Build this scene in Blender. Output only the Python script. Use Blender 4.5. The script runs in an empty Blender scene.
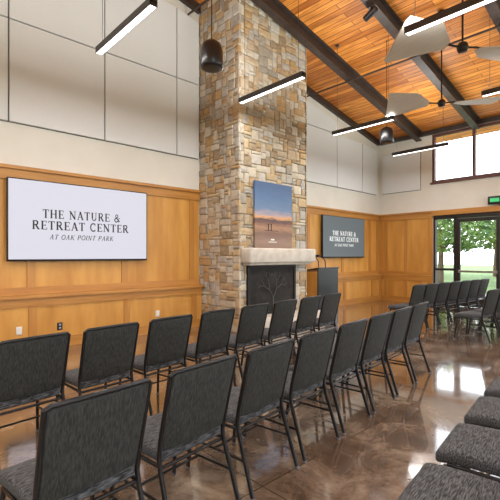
import bpy, bmesh, math, random
from mathutils import Vector, Matrix
random.seed(7)
scene=bpy.context.scene
try:
    scene.view_settings.view_transform='Standard'
    scene.view_settings.exposure=.12
except Exception: pass

# ------------------------------------------------------------------ materials
def new_mat(name):
    m=bpy.data.materials.new(name); m.use_nodes=True
    nt=m.node_tree; b=nt.nodes['Principled BSDF']
    return m,nt,b
def pm(name,c1,c2=None,rough=.6,metal=0,scale=(5,5,5),detail=4,bump=0,spec=.5,r2=None,pos=(.35,.65)):
    m,nt,b=new_mat(name)
    b.inputs['Base Color'].default_value=(*c1,1)
    b.inputs['Roughness'].default_value=rough
    b.inputs['Metallic'].default_value=metal
    b.inputs['Specular IOR Level'].default_value=spec
    if c2 is not None or bump:
        tc=nt.nodes.new('ShaderNodeTexCoord'); mp=nt.nodes.new('ShaderNodeMapping')
        mp.inputs['Scale'].default_value=scale
        nt.links.new(tc.outputs['Object'],mp.inputs['Vector'])
        n=nt.nodes.new('ShaderNodeTexNoise'); n.inputs['Scale'].default_value=1; n.inputs['Detail'].default_value=detail
        nt.links.new(mp.outputs['Vector'],n.inputs['Vector'])
        if c2 is not None:
            r=nt.nodes.new('ShaderNodeValToRGB')
            r.color_ramp.elements[0].position=pos[0]; r.color_ramp.elements[1].position=pos[1]
            r.color_ramp.elements[0].color=(*c1,1); r.color_ramp.elements[1].color=(*c2,1)
            nt.links.new(n.outputs['Fac'],r.inputs['Fac']); nt.links.new(r.outputs['Color'],b.inputs['Base Color'])
        if bump:
            bp=nt.nodes.new('ShaderNodeBump'); bp.inputs['Strength'].default_value=bump; bp.inputs['Distance'].default_value=.01
            nt.links.new(n.outputs['Fac'],bp.inputs['Height']); nt.links.new(bp.outputs['Normal'],b.inputs['Normal'])
    return m
def emis(name,c,s):
    m,nt,b=new_mat(name)
    b.inputs['Base Color'].default_value=(*c,1)
    b.inputs['Emission Color'].default_value=(*c,1); b.inputs['Emission Strength'].default_value=s
    return m

M_cream=pm('plaster_cream',(.74,.73,.67),(.78,.77,.71),.8,scale=(2,2,2))
M_panel=pm('acoustic_fabric',(.76,.80,.82),(.80,.84,.86),.9,scale=(60,60,60))
M_gap=pm('gap_dark',(.16,.16,.16),rough=.9)
M_wood=pm('maple_panel',(.50,.225,.04),(.70,.37,.085),.42,scale=(4,4,.8),detail=6,pos=(.3,.7))
M_woodtrim=pm('maple_trim',(.42,.18,.035),(.55,.265,.06),.4,scale=(1.2,1.2,14),detail=5,pos=(.3,.7))
M_stile=pm('maple_stile',(.43,.185,.035),(.54,.26,.06),.4,scale=(14,14,1.2),detail=5,pos=(.3,.7))
M_black=pm('black_steel',(.034,.023,.019),(.05,.036,.03),.45,scale=(8,8,8))
M_frame=pm('chair_frame_black',(.010,.010,.011),rough=.35,metal=.3)
M_foot=pm('glide_grey',(.12,.12,.13),rough=.5)
M_seat=pm('woven_grey',(.012,.013,.015),(.13,.14,.15),.9,scale=(26,200,120),detail=3,bump=.4,pos=(.38,.70))
M_back=pm('woven_charcoal',(.010,.011,.010),(.042,.046,.041),.85,scale=(150,40,30),detail=3,bump=.3,pos=(.35,.7))
M_lime=pm('mantel_limestone',(.52,.48,.41),(.64,.60,.53),.8,scale=(7,7,7),bump=.3)
M_mortar=pm('mortar',(.36,.32,.26),(.47,.43,.36),.95,scale=(20,20,20),bump=.3)
stone_cols=[((.38,.26,.14),(.54,.41,.25)),((.46,.40,.31),(.60,.54,.43)),((.31,.28,.23),(.43,.39,.32)),((.46,.34,.19),(.60,.48,.31)),
 ((.38,.36,.32),(.52,.49,.44)),((.54,.48,.37),(.66,.61,.50)),((.27,.20,.12),(.41,.32,.21)),((.42,.32,.21),(.55,.46,.34)),((.47,.44,.38),(.62,.59,.52)),((.42,.27,.12),(.54,.38,.20))]
M_stones=[pm('stone_%d'%i,a,b,.85,scale=(11,11,16),detail=8,bump=.8,pos=(.3,.7)) for i,(a,b) in enumerate(stone_cols)]
M_bezel=pm('tv_bezel',(.01,.01,.012),rough=.3)
M_firebox=pm('firebox_soot',(.012,.011,.01),(.03,.028,.025),.9,scale=(6,6,6))
M_iron=pm('wrought_iron',(.03,.028,.027),rough=.5,metal=.6)
M_white=pm('white_plastic',(.75,.74,.7),rough=.5)
M_fan=pm('fan_blade_grey',(.60,.56,.50),(.66,.62,.56),.45,scale=(3,30,3))
M_lightbody=pm('light_housing',(.05,.05,.052),rough=.4)
M_lens=emis('light_lens',(1,.98,.95),3)
M_bronze=pm('window_bronze',(.13,.05,.04),rough=.5)
M_dfr=pm('door_aluminium_dark',(.03,.025,.022),rough=.4,metal=.4)
M_steel=pm('brushed_steel',(.5,.5,.5),rough=.3,metal=1)
M_grass=pm('grass',(.07,.13,.035),(.14,.22,.07),.95,scale=(1.5,1.5,1.5),detail=8)
M_conc=pm('patio_concrete',(.42,.40,.37),(.5,.48,.44),.9,scale=(1,1,1))
M_bark=pm('bark',(.06,.045,.03),(.12,.09,.06),.95,scale=(8,8,2))
M_leaf=pm('leaves',(.03,.08,.015),(.16,.27,.06),.9,scale=(7,7,7),detail=8)

def ceiling_mat():
    m,nt,b=new_mat('pine_planks')
    tc=nt.nodes.new('ShaderNodeTexCoord')
    br=nt.nodes.new('ShaderNodeTexBrick'); br.offset=.37; br.squash=1
    br.inputs['Scale'].default_value=1; br.inputs['Brick Width'].default_value=2.3; br.inputs['Row Height'].default_value=.135
    br.inputs['Mortar Size'].default_value=.006; br.inputs['Bias'].default_value=0
    br.inputs['Color1'].default_value=(.84,.36,.075,1); br.inputs['Color2'].default_value=(.47,.15,.022,1); br.inputs['Mortar'].default_value=(.10,.03,.006,1)
    nt.links.new(tc.outputs['Object'],br.inputs['Vector'])
    mp=nt.nodes.new('ShaderNodeMapping'); mp.inputs['Scale'].default_value=(1.6,16,4)
    nt.links.new(tc.outputs['Object'],mp.inputs['Vector'])
    n=nt.nodes.new('ShaderNodeTexNoise'); n.inputs['Scale'].default_value=1; n.inputs['Detail'].default_value=6; n.inputs['Distortion'].default_value=.6
    nt.links.new(mp.outputs['Vector'],n.inputs['Vector'])
    r=nt.nodes.new('ShaderNodeValToRGB'); r.color_ramp.elements[0].position=.3; r.color_ramp.elements[1].position=.7
    r.color_ramp.elements[0].color=(.58,.48,.40,1); r.color_ramp.elements[1].color=(1.2,1.2,1.12,1)
    nt.links.new(n.outputs['Fac'],r.inputs['Fac'])
    mx=nt.nodes.new('ShaderNodeMixRGB'); mx.blend_type='MULTIPLY'; mx.inputs[0].default_value=1
    nt.links.new(br.outputs['Color'],mx.inputs[1]); nt.links.new(r.outputs['Color'],mx.inputs[2])
    nt.links.new(mx.outputs[0],b.inputs['Base Color']); b.inputs['Roughness'].default_value=.45
    return m
def floor_mat():
    m,nt,b=new_mat('stained_concrete')
    tc=nt.nodes.new('ShaderNodeTexCoord')
    n=nt.nodes.new('ShaderNodeTexNoise'); n.inputs['Scale'].default_value=2.2; n.inputs['Detail'].default_value=12; n.inputs['Roughness'].default_value=.74; n.inputs['Distortion'].default_value=.5
    nt.links.new(tc.outputs['Object'],n.inputs['Vector'])
    r=nt.nodes.new('ShaderNodeValToRGB'); cr=r.color_ramp
    cr.elements[0].position=.34; cr.elements[0].color=(.065,.040,.025,1)
    cr.elements[1].position=.66; cr.elements[1].color=(.37,.285,.21,1)
    e=cr.elements.new(.5); e.color=(.17,.115,.078,1)
    nt.links.new(n.outputs['Fac'],r.inputs['Fac'])
    br=nt.nodes.new('ShaderNodeTexBrick'); br.offset=0
    br.inputs['Scale'].default_value=1; br.inputs['Brick Width'].default_value=1.8; br.inputs['Row Height'].default_value=1.8; br.inputs['Mortar Size'].default_value=.005
    br.inputs['Color1'].default_value=(1,1,1,1); br.inputs['Color2'].default_value=(.88,.88,.87,1); br.inputs['Mortar'].default_value=(.35,.33,.3,1)
    nt.links.new(tc.outputs['Object'],br.inputs['Vector'])
    mx=nt.nodes.new('ShaderNodeMixRGB'); mx.blend_type='MULTIPLY'; mx.inputs[0].default_value=1
    nt.links.new(r.outputs['Color'],mx.inputs[1]); nt.links.new(br.outputs['Color'],mx.inputs[2])
    nt.links.new(mx.outputs[0],b.inputs['Base Color'])
    n2=nt.nodes.new('ShaderNodeTexNoise'); n2.inputs['Scale'].default_value=7; n2.inputs['Detail'].default_value=6
    nt.links.new(tc.outputs['Object'],n2.inputs['Vector'])
    mr=nt.nodes.new('ShaderNodeMapRange'); mr.inputs['To Min'].default_value=.03; mr.inputs['To Max'].default_value=.20
    nt.links.new(n2.outputs['Fac'],mr.inputs['Value']); nt.links.new(mr.outputs['Result'],b.inputs['Roughness'])
    bp=nt.nodes.new('ShaderNodeBump'); bp.inputs['Strength'].default_value=.08; bp.inputs['Distance'].default_value=.01
    nt.links.new(n2.outputs['Fac'],bp.inputs['Height']); nt.links.new(bp.outputs['Normal'],b.inputs['Normal'])
    b.inputs['Specular IOR Level'].default_value=1.0; b.inputs['IOR'].default_value=1.6
    b.inputs['Coat Weight'].default_value=.7; b.inputs['Coat Roughness'].default_value=.05
    return m
def glass_mat():
    m=bpy.data.materials.new('window_glass'); m.use_nodes=True; nt=m.node_tree
    nt.nodes.remove(nt.nodes['Principled BSDF'])
    t=nt.nodes.new('ShaderNodeBsdfTransparent'); g=nt.nodes.new('ShaderNodeBsdfGlossy'); g.inputs['Roughness'].default_value=.02
    mx=nt.nodes.new('ShaderNodeMixShader'); mx.inputs[0].default_value=.05
    nt.links.new(t.outputs[0],mx.inputs[1]); nt.links.new(g.outputs[0],mx.inputs[2]); nt.links.new(mx.outputs[0],nt.nodes['Material Output'].inputs['Surface'])
    return m
M_ceil=ceiling_mat(); M_floor=floor_mat(); M_glass=glass_mat()

# ------------------------------------------------------------------ mesh builder
class MB:
    def __init__(s): s.v=[];s.f=[];s.mi=[];s.sm=[];s.mats=[]
    def idx(s,m):
        if m not in s.mats: s.mats.append(m)
        return s.mats.index(m)
    def add(s,vs,fs,mat,smooth=False):
        o=len(s.v); s.v+= [tuple(p) for p in vs]; k=s.idx(mat)
        for f in fs: s.f.append([i+o for i in f]); s.mi.append(k); s.sm.append(smooth)
    def box(s,x0,x1,y0,y1,z0,z1,mat):
        vs=[(x,y,z) for x in(x0,x1) for y in(y0,y1) for z in(z0,z1)]
        s.add(vs,[(0,1,3,2),(4,6,7,5),(0,4,5,1),(2,3,7,6),(0,2,6,4),(1,5,7,3)],mat)
    def prism(s,poly,axis,a,b,mat):
        def P(t,u,v): return (t,u,v) if axis=='x' else ((u,t,v) if axis=='y' else (u,v,t))
        n=len(poly); vs=[P(a,*p) for p in poly]+[P(b,*p) for p in poly]
        fs=[tuple(range(n)),tuple(range(n,2*n))]+[(i,(i+1)%n,n+(i+1)%n,n+i) for i in range(n)]
        s.add(vs,fs,mat)
    def tube(s,pts,r,mat,n=8,r2=None):
        pts=[Vector(p) for p in pts]; vs=[]
        up=Vector((0,0,1))
        prev=None
        for i,p in enumerate(pts):
            if i==0: t=pts[1]-p
            elif i==len(pts)-1: t=p-pts[i-1]
            else: t=(pts[i+1]-p).normalized()+(p-pts[i-1]).normalized()
            t.normalize()
            if prev is None:
                a=t.cross(up)
                if a.length<.2: a=t.cross(Vector((0,1,0)))
            else: a=prev-t*prev.dot(t)
            a.normalize(); prev=a; b=t.cross(a)
            rr=r[i] if isinstance(r,(list,tuple)) else r
            for k in range(n):
                an=2*math.pi*k/n
                vs.append(p+a*math.cos(an)*rr+b*math.sin(an)*(rr if r2 is None else r2))
        fs=[]
        for i in range(len(pts)-1):
            for k in range(n):
                fs.append((i*n+k,i*n+(k+1)%n,(i+1)*n+(k+1)%n,(i+1)*n+k))
        s.add(vs,fs,mat,True)
        s.add(vs[:n],[tuple(range(n))],mat); s.add(vs[-n:],[tuple(range(n))],mat)
    def lathe(s,prof,c,mat,n=24):
        vs=[];fs=[]
        for r,z in prof:
            for k in range(n):
                a=2*math.pi*k/n; vs.append((c[0]+r*math.cos(a),c[1]+r*math.sin(a),c[2]+z))
        for i in range(len(prof)-1):
            for k in range(n): fs.append((i*n+k,i*n+(k+1)%n,(i+1)*n+(k+1)%n,(i+1)*n+k))
        fs.append(tuple(range(n))); fs.append(tuple(range((len(prof)-1)*n,len(prof)*n)))
        s.add(vs,fs,mat,True)
    def rbox(s,size,loc,bev,mat,fn=None,seg=3,cuts=0):
        bm=bmesh.new(); bmesh.ops.create_cube(bm,size=1)
        for v in bm.verts: v.co=Vector((v.co.x*size[0],v.co.y*size[1],v.co.z*size[2]))
        bmesh.ops.bevel(bm,geom=bm.edges[:],offset=bev,segments=seg,profile=.5,affect='EDGES')
        if cuts:
            for ax,nrm in ((0,(1,0,0)),(1,(0,1,0)),(2,(0,0,1))):
                for c in range(1,cuts+1):
                    co=[0,0,0]; co[ax]=size[ax]*(c/(cuts+1)-.5)
                    bmesh.ops.bisect_plane(bm,geom=bm.verts[:]+bm.edges[:]+bm.faces[:],plane_co=co,plane_no=nrm)
        bm.verts.index_update()
        vs=[]
        for v in bm.verts:
            p=v.co.copy()
            if fn: p=fn(p)
            vs.append(p+Vector(loc))
        fs=[[v.index for v in f.verts] for f in bm.faces]; bm.free()
        s.add(vs,fs,mat,True)
    def mesh(s,name):
        me=bpy.data.meshes.new(name); me.from_pydata(s.v,[],s.f)
        for m in s.mats: me.materials.append(m)
        me.polygons.foreach_set('material_index',s.mi); me.polygons.foreach_set('use_smooth',s.sm)
        bm=bmesh.new(); bm.from_mesh(me); bmesh.ops.recalc_face_normals(bm,faces=bm.faces[:]); bm.to_mesh(me); bm.free()
        me.update(); return me
    def build(s,name,loc=(0,0,0),rot=0,parent=None):
        o=bpy.data.objects.new(name,s.mesh(name)); o.location=loc; o.rotation_euler=(0,0,rot)
        scene.collection.objects.link(o)
        if parent: o.parent=parent
        return o

XW=-6.9; YF=12.4; XR=6.0; YB=-8.0; SL=.19
def ceil(y): return 5.25+(YF-y)*SL if y>=0 else 5.25+YF*SL+SL*y

# ------------------------------------------------------------------ shell
b=MB(); b.box(XW-.3,XR+.3,YB-.3,YF+.3,-.15,0,M_floor); b.build('floor')
b=MB()
T=.25
b.prism([(YB-.3,ceil(YB)-.06),(0,ceil(0)),(YF+.9,ceil(YF+.9)),(YF+.9,ceil(YF+.9)+T),(0,ceil(0)+T),(YB-.3,ceil(YB)+T)],'x',XW-.6,XR+.6,M_ceil)
b.build('ceiling')
def wall_poly(b,x0,x1,zb,mat):
    b.prism([(YB,zb),(YF,zb),(YF,ceil(YF)+.02),(0,ceil(0)+.02),(YB,ceil(YB)+.02)],'x',x0,x1,mat)
b=MB(); wall_poly(b,XW-.25,XW,0,M_cream); b.build('wall_left')
def holes_wall(b,axis,t0,t1,u0,u1,z0,z1,holes,mat):
    us=sorted({u0,u1,*[h[0] for h in holes],*[h[1] for h in holes]}); zs=sorted({z0,z1,*[h[2] for h in holes],*[h[3] for h in holes]})
    for i in range(len(us)-1):
        for j in range(len(zs)-1):
            cu=(us[i]+us[i+1])/2; cz=(zs[j]+zs[j+1])/2
            if any(h[0]<cu<h[1] and h[2]<cz<h[3] for h in holes): continue
            if axis=='x': b.box(t0,t1,us[i],us[i+1],zs[j],zs[j+1],mat)
            else: b.box(us[i],us[i+1],t0,t1,zs[j],zs[j+1],mat)
D0,D1,DH=-5.1,-1.55,2.66
WX0,WX1,WZ0,WZ1=-5.15,4.8,3.66,5.12
b=MB(); holes_wall(b,'y',YF,YF+.25,XW-.25,XR+.25,0,5.27,[(D0,D1,0,DH),(WX0,WX1,WZ0,WZ1),(.5,4.8,.5,2.6)],M_cream); b.build('wall_far')
rh=[(-6.5,-3.9,.4,3.8),(-3.4,-.8,.4,3.8),(-.3,2.3,.4,3.8),(2.8,5.4,.4,3.8),(5.9,8.5,.4,3.8),(9.0,11.6,.4,3.8)]
b=MB(); holes_wall(b,'x',XR,XR+.25,YB,YF,0,4.6,rh,M_cream); wall_poly(b,XR,XR+.25,4.6,M_cream); b.build('wall_right')
b=MB(); b.box(XW-.25,XR+.25,YB-.25,YB,0,ceil(YB)+.02,M_cream); b.build('wall_back')

for i,h in enumerate(rh):
    b=MB()
    for (a,c) in ((h[0],h[0]+.07),(h[1]-.07,h[1]),((h[0]+h[1])/2-.03,(h[0]+h[1])/2+.03)): b.box(XR+.05,XR+.15,a,c,h[2],h[3],M_bronze)
    for (a,c) in ((h[2],h[2]+.07),(h[3]-.07,h[3]),(2.5,2.56)): b.box(XR+.05,XR+.15,h[0]+.07,h[1]-.07,a,c,M_bronze)
    b.box(XR+.095,XR+.105,h[0]+.07,h[1]-.07,h[2]+.07,h[3]-.07,M_glass)
    b.build('window_%d'%(i+2))
b=MB()
y0,y1=YF+.02,YF+.14
b.box(WX0,WX1,y0,y1,WZ0,WZ0+.07,M_bronze); b.box(WX0,WX1,y0,y1,WZ1-.07,WZ1,M_bronze)
xs=[-5.15,-4.03,-2.9,-1.78,-.65,.47,1.6,2.72,3.85,4.73]
for x in xs: b.box(x,x+.07,y0,y1,WZ0+.07,WZ1-.07,M_bronze)
b.box(WX0+.07,WX1-.07,YF+.075,YF+.085,WZ0+.07,WZ1-.07,M_glass)
b.box(WX0-.04,WX1+.04,YF-.05,YF+.02,WZ0-.05,WZ0,M_bronze)
b.build('window_1')
b=MB()
for (a,c) in ((.5,.57),(4.73,4.8),(1.9,1.96),(3.33,3.4)): b.box(a,c,y0,y1,.5,2.6,M_bronze)
b.box(.57,4.73,y0,y1,.5,.57,M_bronze); b.box(.57,4.73,y0,y1,2.53,2.6,M_bronze); b.box(.57,4.73,YF+.075,YF+.085,.57,2.53,M_glass)
b.build('window_8')

b=MB()
for (a,c) in ((D0,D0+.06),(-4.52,-4.44),(-2.21,-2.13),(D1-.06,D1)): b.box(a,c,YF-.02,YF+.12,0,DH-.08,M_dfr)
b.box(D0,D1,YF-.02,YF+.12,DH-.12,DH,M_dfr)
for (a,c) in ((D0+.06,-4.52),(-2.13,D1-.06)):
    b.box(a,c,YF,YF+.1,0,.2,M_dfr); b.box(a,c,YF,YF+.1,1.02,1.09,M_dfr); b.box(a,c,YF+.045,YF+.055,.2,DH-.12,M_glass)
b.build('trim_entry_frame')
def door(name,a,c):
    b=MB(); z1=DH-.13
    b.box(a,a+.09,YF,YF+.06,.01,z1,M_dfr); b.box(c-.09,c,YF,YF+.06,.01,z1,M_dfr)
    b.box(a+.09,c-.09,YF,YF+.06,.01,.25,M_dfr); b.box(a+.09,c-.09,YF,YF+.06,z1-.1,z1,M_dfr)
    b.box(a+.09,c-.09,YF+.025,YF+.035,.25,z1-.1,M_glass)
    b.box(a+.06,c-.06,YF-.06,YF-.03,.98,1.04,M_steel)
    b.box(a+.05,a+.09,YF-.05,YF,.97,1.05,M_steel); b.box(c-.09,c-.05,YF-.05,YF,.97,1.05,M_steel)
    b.build(name)
door('door_1',-4.44,-3.335); door('door_2',-3.32,-2.21)
b=MB(); M_exit=emis('exit_green',(.05,.5,.18),.5)
b.rbox((.34,.08,.22),(-3.42,YF-.12,2.96),.015,M_bezel); b.box(-3.53,-3.31,YF-.164,YF-.16,2.91,3.01,M_exit); b.box(-3.46,-3.38,YF-.08,YF,2.93,2.99,M_bezel); b.build('exit_sign')

# ------------------------------------------------------------------ wood panelling
LX=XW
def paneling(b,ya,yb,stiles):
    b.box(LX,LX+.03,ya,yb,.84,2.74,M_wood)
    b.box(LX,LX+.12,ya,yb,.0,.72,M_wood)
    b.box(LX,LX+.055,ya,yb,2.60,2.76,M_woodtrim); b.box(LX,LX+.09,ya,yb,2.76,2.81,M_woodtrim)
    b.box(LX,LX+.05,ya,yb,.86,.97,M_woodtrim)
    b.box(LX,LX+.20,ya,yb,.81,.86,M_woodtrim); b.box(LX,LX+.15,ya,yb,.68,.81,M_woodtrim)
    b.box(LX,LX+.14,ya,yb,0,.16,M_woodtrim)
    for y in stiles:
        if ya+.06<y<yb-.06 or abs(y-ya)<.06 or abs(y-yb)<.06:
            a=max(ya,y-.055); c=min(yb,y+.055)
            b.box(LX,LX+.05,a,c,.97,2.60,M_stile); b.box(LX,LX+.14,a,c,.16,.68,M_stile)
CY0,CY1,CX=5.04,6.97,-5.66
b=MB(); paneling(b,YB,CY0-.05,[.27+1.535*k for k in range(-5,3)]+[4.80]); b.build('wainscot_left')
b=MB(); paneling(b,CY1+.05,YF-.1,[7.12,8.6,10.2,11.75,YF-.17]); b.build('wainscot_left.001')
def far_pan(b,xa,xb,st):
    Y=YF
    b.box(xa,xb,Y-.03,Y,.84,2.74,M_wood); b.box(xa,xb,Y-.05,Y,0,.72,M_wood)
    b.box(xa,xb,Y-.055,Y,2.60,2.76,M_woodtrim); b.box(xa,xb,Y-.09,Y,2.76,2.81,M_woodtrim)
    b.box(xa,xb,Y-.05,Y,.86,.97,M_woodtrim); b.box(xa,xb,Y-.09,Y,.81,.86,M_woodtrim); b.box(xa,xb,Y-.07,Y,.68,.81,M_woodtrim); b.box(xa,xb,Y-.07,Y,0,.16,M_woodtrim)
    for x in st: b.box(x-.055,x+.055,Y-.05,Y,.97,2.6,M_stile); b.box(x-.055,x+.055,Y-.065,Y,.16,.68,M_stile)
b=MB(); far_pan(b,XW,D0-.02,[-6.62,-5.95,-5.2]); b.box(D0-.02,D1+.02,YF-.07,YF,DH,2.81,M_woodtrim); b.build('wainscot_far')
b=MB(); far_pan(b,D1+.02,.45,[-1.45,-.5,.38]); b.build('wainscot_far.001')

def acoustic(ya,yb,z0,z1,name='acoustic_panel'):
    g=.012
    ta=min(z1,ceil(ya)-.36); tb=min(z1,ceil(yb)-.36)
    if min(ta,tb)<z0+.1: return
    b=MB(); b.prism([(ya+g,z0+g),(yb-g,z0+g),(yb-g,tb-g),(ya+g,ta-g)],'x',XW+.012,XW+.05,M_panel)
    b.prism([(ya,z0),(yb,z0),(yb,tb),(ya,ta)],'x',XW,XW+.012,M_gap)
    b.build(name)
ys=[-5.85+1.47*k for k in range(8)]
ys=[y for y in ys if y<4.5]+[4.98]
for i in range(len(ys)-1):
    acoustic(ys[i],ys[i+1],3.46,5.0); acoustic(ys[i],ys[i+1],5.0,6.5)
for ya,yb in ((7.05,8.45),(8.45,9.92),(9.92,11.3),(11.3,12.2)):
    acoustic(ya,yb,3.46,5.0)
    if yb<10: acoustic(ya,yb,5.0,6.5)
b=MB(); b.box(-6.75,-5.5,YF-.05,YF-.012,3.5,4.75,M_panel); b.box(-6.765,-5.485,YF-.012,YF,3.485,4.765,M_gap); b.build('acoustic_panel')

# ------------------------------------------------------------------ chimney
b=MB()
OY0,OY1,OZ0,OZ1=5.22,6.54,.32,1.27
HT=6.72
def core(ya,yb,z0):
    b.prism([(ya,z0),(yb,z0),(yb,ceil(yb)-.004),(ya,ceil(ya)-.004)],'x',XW,CX,M_mortar)
core(CY0,OY0,0); core(OY1,CY1,0); core(OY0,OY1,OZ1)
b.box(XW,CX,OY0,OY1,0,OZ0,M_mortar)
b.box(XW,CX-.5,OY0,OY1,OZ0,OZ1,M_firebox)
def stones(W,H,place,hole=None):
    c=.066; nx=int(round(W/c)); nz=int(round(H/c)); cx=W/nx; cz=H/nz
    occ=[[False]*nz for _ in range(nx)]
    if hole:
        for i in range(nx):
            for j in range(nz):
                if hole[0]<(i+.5)*cx<hole[1] and hole[2]<(j+.5)*cz<hole[3]: occ[i][j]=True
    for j in range(nz):
        for i in range(nx):
            if occ[i][j]: continue
            h=random.choice([1,1,2,2,2,3,3]); w=random.choice([2,2,3,3,4,5,6]) if h<3 else random.choice([2,3,4])
            ww=0
            while ww<w and i+ww<nx and not occ[i+ww][j]: ww+=1
            if i+ww==nx-1 and not occ[nx-1][j]: ww+=1
            hh=1
            while hh<h and j+hh<nz and all(not occ[i+q][j+hh] for q in range(ww)): hh+=1
            for q in range(ww):
                for k in range(hh): occ[i+q][j+k]=True
            g=.006; ins=.011; J=lambda s=.008: random.uniform(-s,s)
            u0,u1,v0,v1=i*cx+g,(i+ww)*cx-g,j*cz+g,(j+hh)*cz-g
            if i==0: u0-=g
            if i+ww==nx: u1+=g
            d=random.uniform(.014,.036)
            q=[(u0+J(),v0+J()),(u1+J(),v0+J()),(u1+J(),v1+J()),(u0+J(),v1+J())]
            q2=[(u0+ins+J(),v0+ins+J()),(u1-ins+J(),v0+ins+J()),(u1-ins+J(),v1-ins+J()),(u0+ins+J(),v1-ins+J())]
            cu,cv=(u0+u1)/2,(v0+v1)/2
            vs=[place(u,v,-.01) for u,v in q]+[place(u,v,d*.7) for u,v in q]+[place(u,v,d) for u,v in q2]+[place(cu+J(.02),cv,d+.006)]
            vs=[(p[0],p[1],min(p[2],ceil(p[1])-.003)) for p in vs]
            fs=[(k,(k+1)%4,4+(k+1)%4,4+k) for k in range(4)]+[(4+k,4+(k+1)%4,8+(k+1)%4,8+k) for k in range(4)]+[(8+k,8+(k+1)%4,12) for k in range(4)]
            b.add(vs,fs,random.choice(M_stones))
stones(CY1-CY0+.03,HT,lambda u,v,d:(CX+d,CY0-.03+u,v),hole=(OY0-CY0+.03,OY1-CY0+.03,OZ0,OZ1))
stones(CX-XW+.03,HT,lambda u,v,d:(XW+.008+u,CY0-d,v))
stones(CX-XW+.03,HT-.35,lambda u,v,d:(XW+.008+u,CY1+d,v))
b.build('stone_chimney')
b=MB()
b.rbox((.28,1.92,.28),(CX+.19,(CY0+CY1)/2-.02,1.46),.03,M_lime,seg=2)
b.rbox((.20,1.80,.05),(CX+.15,(CY0+CY1)/2-.02,1.30),.015,M_lime,seg=2)
b.build('mantel')
b=MB(); b.rbox((.5,1.95,.30),(CX+.30,(CY0+CY1)/2,.15),.02,M_lime,seg=2); b.build('hearth')
b=MB(); fx=CX+.065
b.box(fx-.02,fx+.02,OY0-.03,OY0+.03,OZ0-.015,OZ1+.0,M_iron); b.box(fx-.02,fx+.02,OY1-.03,OY1+.03,OZ0-.015,OZ1,M_iron)
b.box(fx-.02,fx+.02,OY0,OY1,OZ1-.05,OZ1,M_iron); b.box(fx-.02,fx+.02,OY0,OY1,OZ0-.015,OZ0+.03,M_iron)
b.box(fx-.012,fx-.006,OY0,OY1,OZ0,OZ1,M_firebox)
M_br=pm('branch_bronze',(.13,.12,.11),rough=.4,metal=.6)
def branch(y,z,a,L,r,k):
    y2=y+math.sin(a)*L; z2=z+math.cos(a)*L
    y2=min(max(y2,OY0+.05),OY1-.05); z2=min(max(z2,OZ0+.03),OZ1-.06)
    b.tube([(fx+.006,y,z),(fx+.012,(y+y2)/2+random.uniform(-.02,.02),(z+z2)/2),(fx+.006,y2,z2)],r,M_br,n=5)
    if k>0:
        for s in (-1,1): branch(y2,z2,a+s*random.uniform(.35,.65),L*.74,r*.7,k-1)
branch((OY0+OY1)/2,OZ0+.02,0,.28,.014,4)
b.build('fireplace_screen')

def painting_mat():
    m,nt,bs=new_mat('lake_sunset_print')
    tc=nt.nodes.new('ShaderNodeTexCoord'); sp=nt.nodes.new('ShaderNodeSeparateXYZ'); nt.links.new(tc.outputs['Generated'],sp.inputs[0])
    mp=nt.nodes.new('ShaderNodeMapping'); mp.inputs['Scale'].default_value=(1,3,14); nt.links.new(tc.outputs['Generated'],mp.inputs['Vector'])
    n=nt.nodes.new('ShaderNodeTexNoise'); n.inputs['Scale'].default_value=1.6; n.inputs['Detail'].default_value=5; nt.links.new(mp.outputs[0],n.inputs['Vector'])
    ad=nt.nodes.new('ShaderNodeMath'); ad.operation='MULTIPLY_ADD'; ad.inputs[1].default_value=.12
    nt.links.new(n.outputs['Fac'],ad.inputs[0]); nt.links.new(sp.outputs['Z'],ad.inputs[2])
    r=nt.nodes.new('ShaderNodeValToRGB'); cr=r.color_ramp
    st=[(0,(.20,.12,.085)),(.15,(.30,.20,.15)),(.28,(.21,.12,.09)),(.38,(.42,.24,.14)),(.45,(.16,.08,.065)),(.49,(.08,.06,.07)),(.53,(.72,.38,.17)),(.57,(.40,.33,.36)),(.66,(.14,.23,.38)),(.84,(.085,.17,.33)),(1,(.06,.12,.26))]
    cr.elements[0].position=0; cr.elements[0].color=(*st[0][1],1); cr.elements[1].position=1; cr.elements[1].color=(*st[-1][1],1)
    for p,c in st[1:-1]:
        e=cr.elements.new(p); e.color=(*c,1)
    nt.links.new(ad.outputs[0],r.inputs['Fac']); nt.links.new(r.outputs['Color'],bs.inputs['Base Color']); bs.inputs['Roughness'].default_value=.5
    return m
b=MB(); b.box(CX+.06,CX+.10,5.35,6.42,1.605,2.90,painting_mat())
M_sil=pm('silhouette',(.02,.012,.01),rough=.8)
for yy in (5.72,5.80):
    b.box(CX+.1,CX+.1015,yy-.012,yy+.012,1.95,2.06,M_sil); b.lathe([(.012,0),(.012,.02)],(CX+.1,yy,2.065),M_sil,8)
b.box(CX+.1,CX+.1015,5.62,6.0,1.945,1.955,M_sil)
b.box(CX+.1,CX+.101,5.72,5.96,1.72,1.735,M_white); b.box(CX+.1,CX+.101,5.79,5.89,1.76,1.79,M_white)
b.build('canvas_painting')

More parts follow.
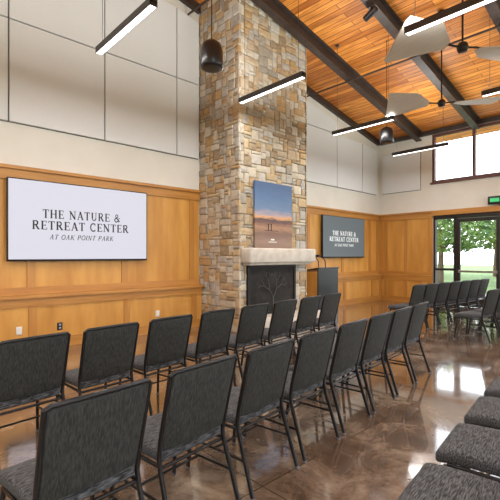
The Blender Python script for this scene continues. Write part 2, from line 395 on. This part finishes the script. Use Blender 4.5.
# ------------------------------------------------------------------ serif text
TK,TN,MD=.17,.07,.13
def arc(cx,cy,rx,ry,a0,a1,n=14): return [(cx+rx*math.cos(math.radians(a0+(a1-a0)*i/n)),cy+ry*math.sin(math.radians(a0+(a1-a0)*i/n))) for i in range(n+1)]
def sf(x,y,h=.15): return ([(x-h,y+(.03 if y<.5 else -.03)),(x+h,y+(.03 if y<.5 else -.03))],.06)
G={
'T':(.86,[([(.43,0),(.43,1)],TK),([(.05,.965),(.81,.965)],TN),([(.08,.76),(.08,1)],.06),([(.78,.76),(.78,1)],.06),sf(.43,0)]),
'H':(1.0,[([(.22,0),(.22,1)],TK),([(.78,0),(.78,1)],TK),([(.22,.5),(.78,.5)],TN),sf(.22,0),sf(.22,1),sf(.78,0),sf(.78,1)]),
'E':(.82,[([(.22,0),(.22,1)],TK),([(.06,.035),(.74,.035)],TN),([(.06,.965),(.70,.965)],TN),([(.22,.5),(.56,.5)],TN),([(.56,.38),(.56,.62)],.06),([(.72,0),(.74,.24)],.06),([(.69,.76),(.69,1)],.06)]),
'N':(1.0,[([(.2,0),(.2,1)],.08),([(.8,0),(.8,1)],.08),([(.18,.96),(.8,.04)],TK),sf(.2,0),sf(.12,1,.12),sf(.8,1)]),
'A':(.96,[([(.16,0),(.48,1)],.08),([(.46,1),(.80,0)],TK),([(.26,.33),(.70,.33)],TN),sf(.16,0,.13),sf(.80,0,.15)]),
'U':(.98,[([(.24,1),(.24,.34)],TK),(arc(.5,.34,.26,.30,180,360),.11),([(.76,.34),(.76,1)],.08),sf(.24,1),sf(.76,1)]),
'R':(.95,[([(.22,0),(.22,1)],TK),([(.1,.965),(.48,.965)],TN),(arc(.46,.74,.22,.225,90,-90),.13),([(.22,.515),(.5,.515)],TN),([(.45,.5),(.80,.0)],TK),sf(.22,0),([(.75,.03),(.95,.03)],.06)]),
'C':(.90,[(arc(.48,.5,.36,.47,50,310,20),.13),([(.73,.68),(.73,.98)],.06),([(.74,.05),(.74,.25)],.05)]),
'O':(.98,[(arc(.49,.5,.38,.46,0,360,28),.14)]),
'P':(.86,[([(.22,0),(.22,1)],TK),([(.1,.965),(.48,.965)],TN),(arc(.46,.72,.24,.245,90,-90),.14),([(.22,.475),(.5,.475)],TN),sf(.22,0)]),
'I':(.46,[([(.23,0),(.23,1)],TK),sf(.23,0),sf(.23,1)]),
'K':(.98,[([(.22,0),(.22,1)],TK),([(.24,.42),(.76,.98)],.08),([(.42,.58),(.82,0)],TK),sf(.22,0),sf(.22,1),sf(.78,1,.12),sf(.84,0,.12)]),
'&':(1.05,[(arc(.44,.76,.17,.2,-60,240,16),.10),([(.34,.62),(.86,.03)],.15),(arc(.40,.26,.28,.24,100,330,16),.13),([(.62,.12),(.82,.52)],.07),([(.70,.52),(.95,.52)],.06)]),
' ':(.5,[])}
def text_quads(b,txt,yc,zc,width,height,x,mat,shear=0,bold=1,tr=.06):
    tot=sum(G[c][0]+tr for c in txt)-tr; s=width/tot; u=0
    for c in txt:
        w,st=G[c]
        for pts,t in st:
            t=t*bold
            pts=[(yc-width/2+(u+p[0])*s+shear*p[1]*height,zc-height/2+p[1]*height) for p in pts]
            tw=t*s*.95
            for i in range(len(pts)-1):
                (a0,a1),(c0,c1)=pts[i],pts[i+1]; dx,dz=c0-a0,c1-a1; L=math.hypot(dx,dz) or 1
                nx,nz=-dz/L*tw/2,dx/L*tw/2
                ex,ez=(dx/L*tw*.12,dz/L*tw*.12) if len(pts)>2 else (0,0)
                b.add([(x,a0+nx-ex,a1+nz-ez),(x,c0+nx+ex,c1+nz+ez),(x,c0-nx+ex,c1-nz+ez),(x,a0-nx-ex,a1-nz-ez)],[(0,1,2,3)],mat)
        u+=w+tr
def tv(name,y0,y1,z0,z1,ms,mt):
    b=MB()
    b.box(XW+.031,XW+.085,y0+.6,y1-.5,z0+.3,z1-.3,M_bezel)
    b.rbox((.05,y1-y0,z1-z0),(XW+.105,(y0+y1)/2,(z0+z1)/2),.008,M_bezel,seg=2)
    xs=XW+.1315
    b.box(XW+.12,xs,y0+.018,y1-.018,z0+.03,z1-.018,ms)
    yc=(y0+y1)/2-.02; k=(y1-y0)/2.28; zc=z0+.50*(z1-z0)
    text_quads(b,'THE NATURE &',yc,zc+.115*k,1.28*k,.135*k,xs+.001,mt,bold=1.25)
    text_quads(b,'RETREAT CENTER',yc,zc-.065*k,1.58*k,.135*k,xs+.001,mt,bold=1.25)
    text_quads(b,'AT OAK POINT PARK',yc-.02,zc-.245*k,1.04*k,.078*k,xs+.001,mt,shear=.25,bold=1.1)
    b.build(name)
M_scr=emis('screen_lit',(.74,.73,.82),.86); M_scr.node_tree.nodes['Principled BSDF'].inputs['Base Color'].default_value=(.02,.02,.02,1); M_scr.node_tree.nodes['Principled BSDF'].inputs['Roughness'].default_value=.5
M_txt=pm('screen_text_dark',(.02,.02,.02),rough=.6)
M_scr2=emis('screen_dim',(.12,.15,.165),.85); M_scr2.node_tree.nodes['Principled BSDF'].inputs['Base Color'].default_value=(.02,.02,.02,1)
M_txt2=emis('screen_text_light',(.6,.62,.62),.8)
tv('wall_television',1.46,3.74,1.37,2.62,M_scr,M_txt)
tv('wall_television',9.12,11.28,1.40,2.60,M_scr2,M_txt2)

for (y,z,mt) in ((1.62,.33,M_white),(2.2,.33,M_bezel),(3.96,.36,M_white)):
    b=MB(); b.rbox((.012,.08,.12),(XW+.127,y,z),.004,mt,seg=2)
    for dz in (-.025,.025): b.box(XW+.132,XW+.135,y-.016,y+.016,z+dz-.013,z+dz+.013,M_steel if mt is M_bezel else M_cream)
    b.build('wall_outlet')

# ------------------------------------------------------------------ beams, pipes
def ibeam(name,x,yb=YF-.11,w=.17,h=.30):
    b=MB()
    def seg(ya,yb):
        def sl(x0,x1,o0,o1):
            P=[(ya,ceil(ya)-o1),(yb,ceil(yb)-o1),(yb,ceil(yb)-o0),(ya,ceil(ya)-o0)]
            b.prism(P,'x',x0,x1,M_black)
        sl(x-w/2,x+w/2,0,.025); sl(x-.012,x+.012,.02,h-.02); sl(x-w/2,x+w/2,h-.025,h)
    seg(0,yb); seg(YB,0)
    b.build(name)
for x in (-5.5,-3.88,-2.26,-.64,.98,2.6,4.22): ibeam('roof_beam',x)
b=MB()
for ya,yb in ((0,CY0-.05),(CY1+.05,YF-.11),(YB,0)):
    b.prism([(ya,ceil(ya)-.16),(yb,ceil(yb)-.16),(yb,ceil(yb)),(ya,ceil(ya))],'x',XW,XW+.10,M_black)
b.build('trim_rake')
b=MB(); b.box(XW+.1,XR,YF-.10,YF-.001,5.12,5.24,M_black); b.build('trim_eave')
def pipe(name,y,z,x0,x1,r=.022):
    b=MB(); b.tube([(x0,y,z),(x1,y,z)],r,M_black,n=8)
    for x in (-5.5,-3.88,-2.26,-.64,.98,2.6,4.22):
        b.tube([(x,y,z),(x,y,ceil(y)-.305)],.008,M_black,n=6)
    b.build(name)
pipe('sprinkler_pipe',8.38,ceil(8.38)-.36,XW+.002,XR-.002)
pipe('sprinkler_pipe',4.7,ceil(4.7)-.36,XW+.06,XR-.002)

def pendant(x0,x1,y,z=4.2):
    e=bpy.data.objects.new('linear_pendant_light',None); scene.collection.objects.link(e); e.location=((x0+x1)/2,y,z)
    L=x1-x0; b=MB()
    b.box(-L/2,L/2,-.045,-.038,-.035,.05,M_lightbody); b.box(-L/2,L/2,.038,.045,-.035,.05,M_lightbody)
    b.box(-L/2,L/2,-.038,.038,.0,.02,M_lightbody); b.box(-L/2,-L/2+.01,-.045,.045,-.035,.05,M_lightbody); b.box(L/2-.01,L/2,-.045,.045,-.035,.05,M_lightbody)
    b.box(-L/2+.01,L/2-.01,-.038,.038,-.034,-.024,M_lens)
    for s in (-1,1):
        b.tube([(s*L*.42,0,.02),(s*L*.42,0,ceil(y)-z-.002)],.004,M_lightbody,n=5)
        b.lathe([(.04,ceil(y)-z-.03),(.04,ceil(y)-z-.009)],(s*L*.42,0,0),M_lightbody,12)
    b.build('housing',parent=e)
    for nm,zz,rx,W in (('lamp_down',-.038,0,32),('lamp_up',.055,math.pi,30)):
        l=bpy.data.lights.new(nm,'AREA'); l.shape='RECTANGLE'; l.size=L-.04; l.size_y=.07; l.energy=W; l.color=(1,.975,.94)
        o=bpy.data.objects.new(nm,l); o.location=(0,0,zz); o.rotation_euler=(rx,0,0); scene.collection.objects.link(o); o.parent=e
for y in (-5.9,-3.2,-.5,2.24,4.80,7.60,10.36):
    for x in (-5.36,-2.31,.74,3.79): pendant(x,x+1.45,y)

for (x,y,z) in ((-4.0,3.1,3.97),(-4.3,8.05,4.05)):
    b=MB()
    b.lathe([(.10,-.185),(.135,-.18),(.145,-.16),(.143,-.08),(.138,.04),(.12,.11),(.07,.15),(.02,.165)],(0,0,0),M_bezel,28)
    b.tube([(0,0,.16),(0,0,ceil(y)-z-.003)],.007,M_bezel,n=6)
    b.build('pendant_speaker',(x,y,z))
for y in (6.0,6.7):
    b=MB(); zc=ceil(y)-.302
    b.tube([(0,0,0),(0,0,-.10)],.015,M_bezel); b.tube([(.10,-.02,-.08),(-.14,.02,-.17)],.06,M_bezel,n=14)
    b.build('spotlight',(-3.88,y,zc))

def fan(x,y,z,ang):
    b=MB()
    top=ceil(y)-z
    b.tube([(0,0,.05),(0,0,top-.002)],.014,M_bezel); b.lathe([(.06,top-.08),(.07,top-.02)],(0,0,0),M_bezel,16)
    b.lathe([(.03,-.07),(.06,-.06),(.075,0),(.06,.05),(.03,.07)],(0,0,0),M_bezel,20)
    for k in (0,1):
        a=ang+math.pi*k; R=Matrix.Rotation(a,3,'Z'); P=Matrix.Rotation(math.radians(15 if k else 11),3,'X')
        out=[(.24,-.06),(.24,.08),(.50,.34),(1.00,.40),(1.02,.34),(.96,-.36),(.90,-.38),(.46,-.16)]
        vs=[];n=len(out)
        for t in (-.008,.008):
            for u,v in out: vs.append(R@(P@Vector((u,v,t))))
        b.add(vs,[tuple(range(n)),tuple(range(n,2*n))]+[(i,(i+1)%n,n+(i+1)%n,n+i) for i in range(n)],M_fan)
        b.tube([R@Vector((.05,0,0)),R@Vector((.2,0,.015)),R@Vector((.42,.02,.02))],.014,M_bezel)
    b.build('ceiling_fan',(x,y,z))
fan(-3.1,7.9,4.35,math.atan2(.61,.79)); fan(-2.02,5.85,4.28,math.atan2(.83,.56))

# ------------------------------------------------------------------ lectern
b=MB(); ly=.83; lx=.55
b.box(-lx/2,lx/2-.03,-ly/2,-ly/2+.03,0.05,1.06,M_wood); b.box(-lx/2,lx/2-.03,ly/2-.03,ly/2,.05,1.06,M_wood)
b.box(lx/2-.03,lx/2,-ly/2,ly/2,.05,1.12,M_bezel); b.box(-lx/2,lx/2,-ly/2-.01,ly/2+.01,0,.05,M_bezel)
b.box(-lx/2,lx/2-.03,-ly/2+.03,ly/2-.03,.45,.47,M_wood)
b.prism([(-lx/2-.02,1.04),(lx/2+.02,1.13),(lx/2+.02,1.17),(-lx/2-.02,1.08)],'y',-ly/2-.02,ly/2+.02,M_bezel)
for yy in (-.30,-.02):
    b.tube([(.2,yy,1.13),(.19,yy,1.32),(.13,yy-.02,1.42),(0.02,yy-.04,1.46)],.013,M_bezel,n=6); b.tube([(.04,yy-.04,1.455),(-.09,yy-.05,1.45)],[.035,.028],M_bezel,n=10)
b.build('lectern',(-6.27,8.31,0))

# ------------------------------------------------------------------ chairs
def chair_mesh():
    b=MB()
    for s in (-1,1):
        b.tube([(s*.215,.20,.38),(s*.235,.245,0.012)],.0115,M_frame,n=10,r2=.0155)
        b.tube([(s*.24,-.33,0.012),(s*.232,-.215,.36),(s*.231,-.20,.43),(s*.232,-.215,.52),(s*.235,-.30,.868)],.0115,M_frame,n=10,r2=.0155)
        b.tube([(s*.225,-.20,.385),(s*.215,.20,.385)],.011,M_frame,n=8)
        b.lathe([(.014,0),(.016,.008),(.014,.018)],(s*.236,.246,0),M_foot,12); b.lathe([(.014,0),(.016,.008),(.014,.018)],(s*.2405,-.331,0),M_foot,12)
        b.tube([(s*.224,.222,.21),(s*.235,-.262,.21)],.008,M_frame,n=8)
    b.tube([(-.215,.19,.375),(.215,.19,.375)],.01,M_frame,n=8); b.tube([(-.23,-.20,.375),(.23,-.20,.375)],.01,M_frame,n=8)
    b.tube([(-.226,.0,.21),(.226,.0,.21)],.008,M_frame,n=8)
    def sfn(p):
        y=p.y; q=p.copy()
        if y>.10: q.z-= 1.1*(y-.10)**2
        q.x*= 1.0+.10*(y)
        if p.z>0: q.z+= .008*(1-(p.x/.24)**2)*(1-(y/.25)**2)
        return q
    b.rbox((.455,.465,.065),(0,.025,.43),.022,M_seat,sfn,seg=4,cuts=5)
    ang=math.atan2(.085,.348)
    def bfn(p):
        q=p.copy(); q.x*=1.0+.10*(p.z)
        q.y+= -.018*(1-(p.x/.23)**2)
        return Matrix.Rotation(ang,3,'X')@q
    b.rbox((.455,.030,.43),(0,-.247,.672),.013,M_back,bfn,seg=3,cuts=5)
    b.rbox((.425,.026,.39),(0,-.230,.675),.012,M_seat,bfn,seg=3,cuts=5)
    b.tube([(-.235,-.298,.862),(-.215,-.312,.882),(0,-.327,.886),(.215,-.312,.882),(.235,-.298,.862)],.012,M_frame,n=8)
    return b.mesh('chair')
CM=chair_mesh()
def place(bt,F,j=.02):
    th=math.atan2(-F[0],F[1])+random.uniform(-j,j)
    o=bpy.data.objects.new('stacking_chair',CM); scene.collection.objects.link(o)
    o.location=(bt[0]+.31*F[0],bt[1]+.31*F[1],0); o.rotation_euler=(0,0,th)
def row(start,ang,n,sp):
    d=(math.sin(ang),math.cos(ang)); F=(-d[1],d[0])
    for k in range(n): place((start[0]+d[0]*sp*k,start[1]+d[1]*sp*k),F)
A=math.radians(-6.4)
row((-1.65,.715),A,8,.585)
row((-3.07,.84),A,8,.602)
row((-.20,1.21),A,5,.61)
B=math.radians(3.8)
row((-3.48,7.83),B,7,.53)
row((-2.13,7.63),B,6,.56)
row((-.8,7.5),B,6,.56)

# ------------------------------------------------------------------ outside
b=MB(); b.box(-60,60,-40,80,-.3,-.16,M_grass); b.build('lawn')
b=MB(); b.box(-9,6,YF+.31,YF+5,-.16,-.02,M_conc); b.build('patio')
def tree(x,y,h,r):
    b=MB(); b.tube([(0,0,-.16),(.05,0,h*.3),(.0,.1,h*.6)],[.2,.14,.08],M_bark,n=10)
    for k in range(4):
        a=k*1.6; b.tube([(0,.03,h*.35+.2*k),(math.cos(a)*r*.6,math.sin(a)*r*.6,h*.6+.2*k)],[.07,.03],M_bark,n=6)
    vs=[];fs=[]
    for k in range(2600):
        a=random.uniform(0,6.28); rr=r*math.sqrt(random.random()); hh=random.uniform(.34,1.0)
        lim=math.sqrt(max(0,1-((hh-.62)/.40)**2))
        p=Vector((math.cos(a)*rr*lim,math.sin(a)*rr*lim,h*hh)); s=random.uniform(.10,.2)
        e1=Vector((random.uniform(-1,1),random.uniform(-1,1),random.uniform(-.6,.6))).normalized()*s
        e2=e1.cross(Vector((random.uniform(-1,1),random.uniform(-1,1),random.uniform(-1,1)))).normalized()*s*.6
        o=len(vs); vs+=[p-e1,p+e2,p+e1,p-e2]; fs.append((o,o+1,o+2,o+3))
    b.add(vs,fs,M_leaf)
    b.build('tree',(x,y,0))
for t in ((-9.5,24,5,2.6),(-6,29,6,3.2),(-3.2,24,4.6,2.4),(-14,30,6,3.2),(0,28,5,2.8),(-10,36,6,3.4),(-18,34,6,3.2),(-3,38,7,3.6)): tree(*t)

# ------------------------------------------------------------------ lights / world
w=bpy.data.worlds.new('sky'); scene.world=w; w.use_nodes=True
bg=w.node_tree.nodes['Background']; bg.inputs['Color'].default_value=(.86,.93,1,1); bg.inputs['Strength'].default_value=5.0
s=bpy.data.lights.new('sun','SUN'); s.energy=3; s.angle=.02; s.color=(1,.95,.86)
so=bpy.data.objects.new('sun',s); so.rotation_euler=(math.radians(35),0,math.radians(-60)); scene.collection.objects.link(so)

# ------------------------------------------------------------------ camera
cd=bpy.data.cameras.new('camera'); cam=bpy.data.objects.new('camera',cd); scene.collection.objects.link(cam)
cam.location=(0,0,1.45); cam.rotation_euler=(math.radians(90),0,math.radians(46.8))
cd.sensor_width=36; cd.lens=404/500*36; cd.shift_y=.012; cd.clip_start=.05; cd.clip_end=300
scene.camera=cam
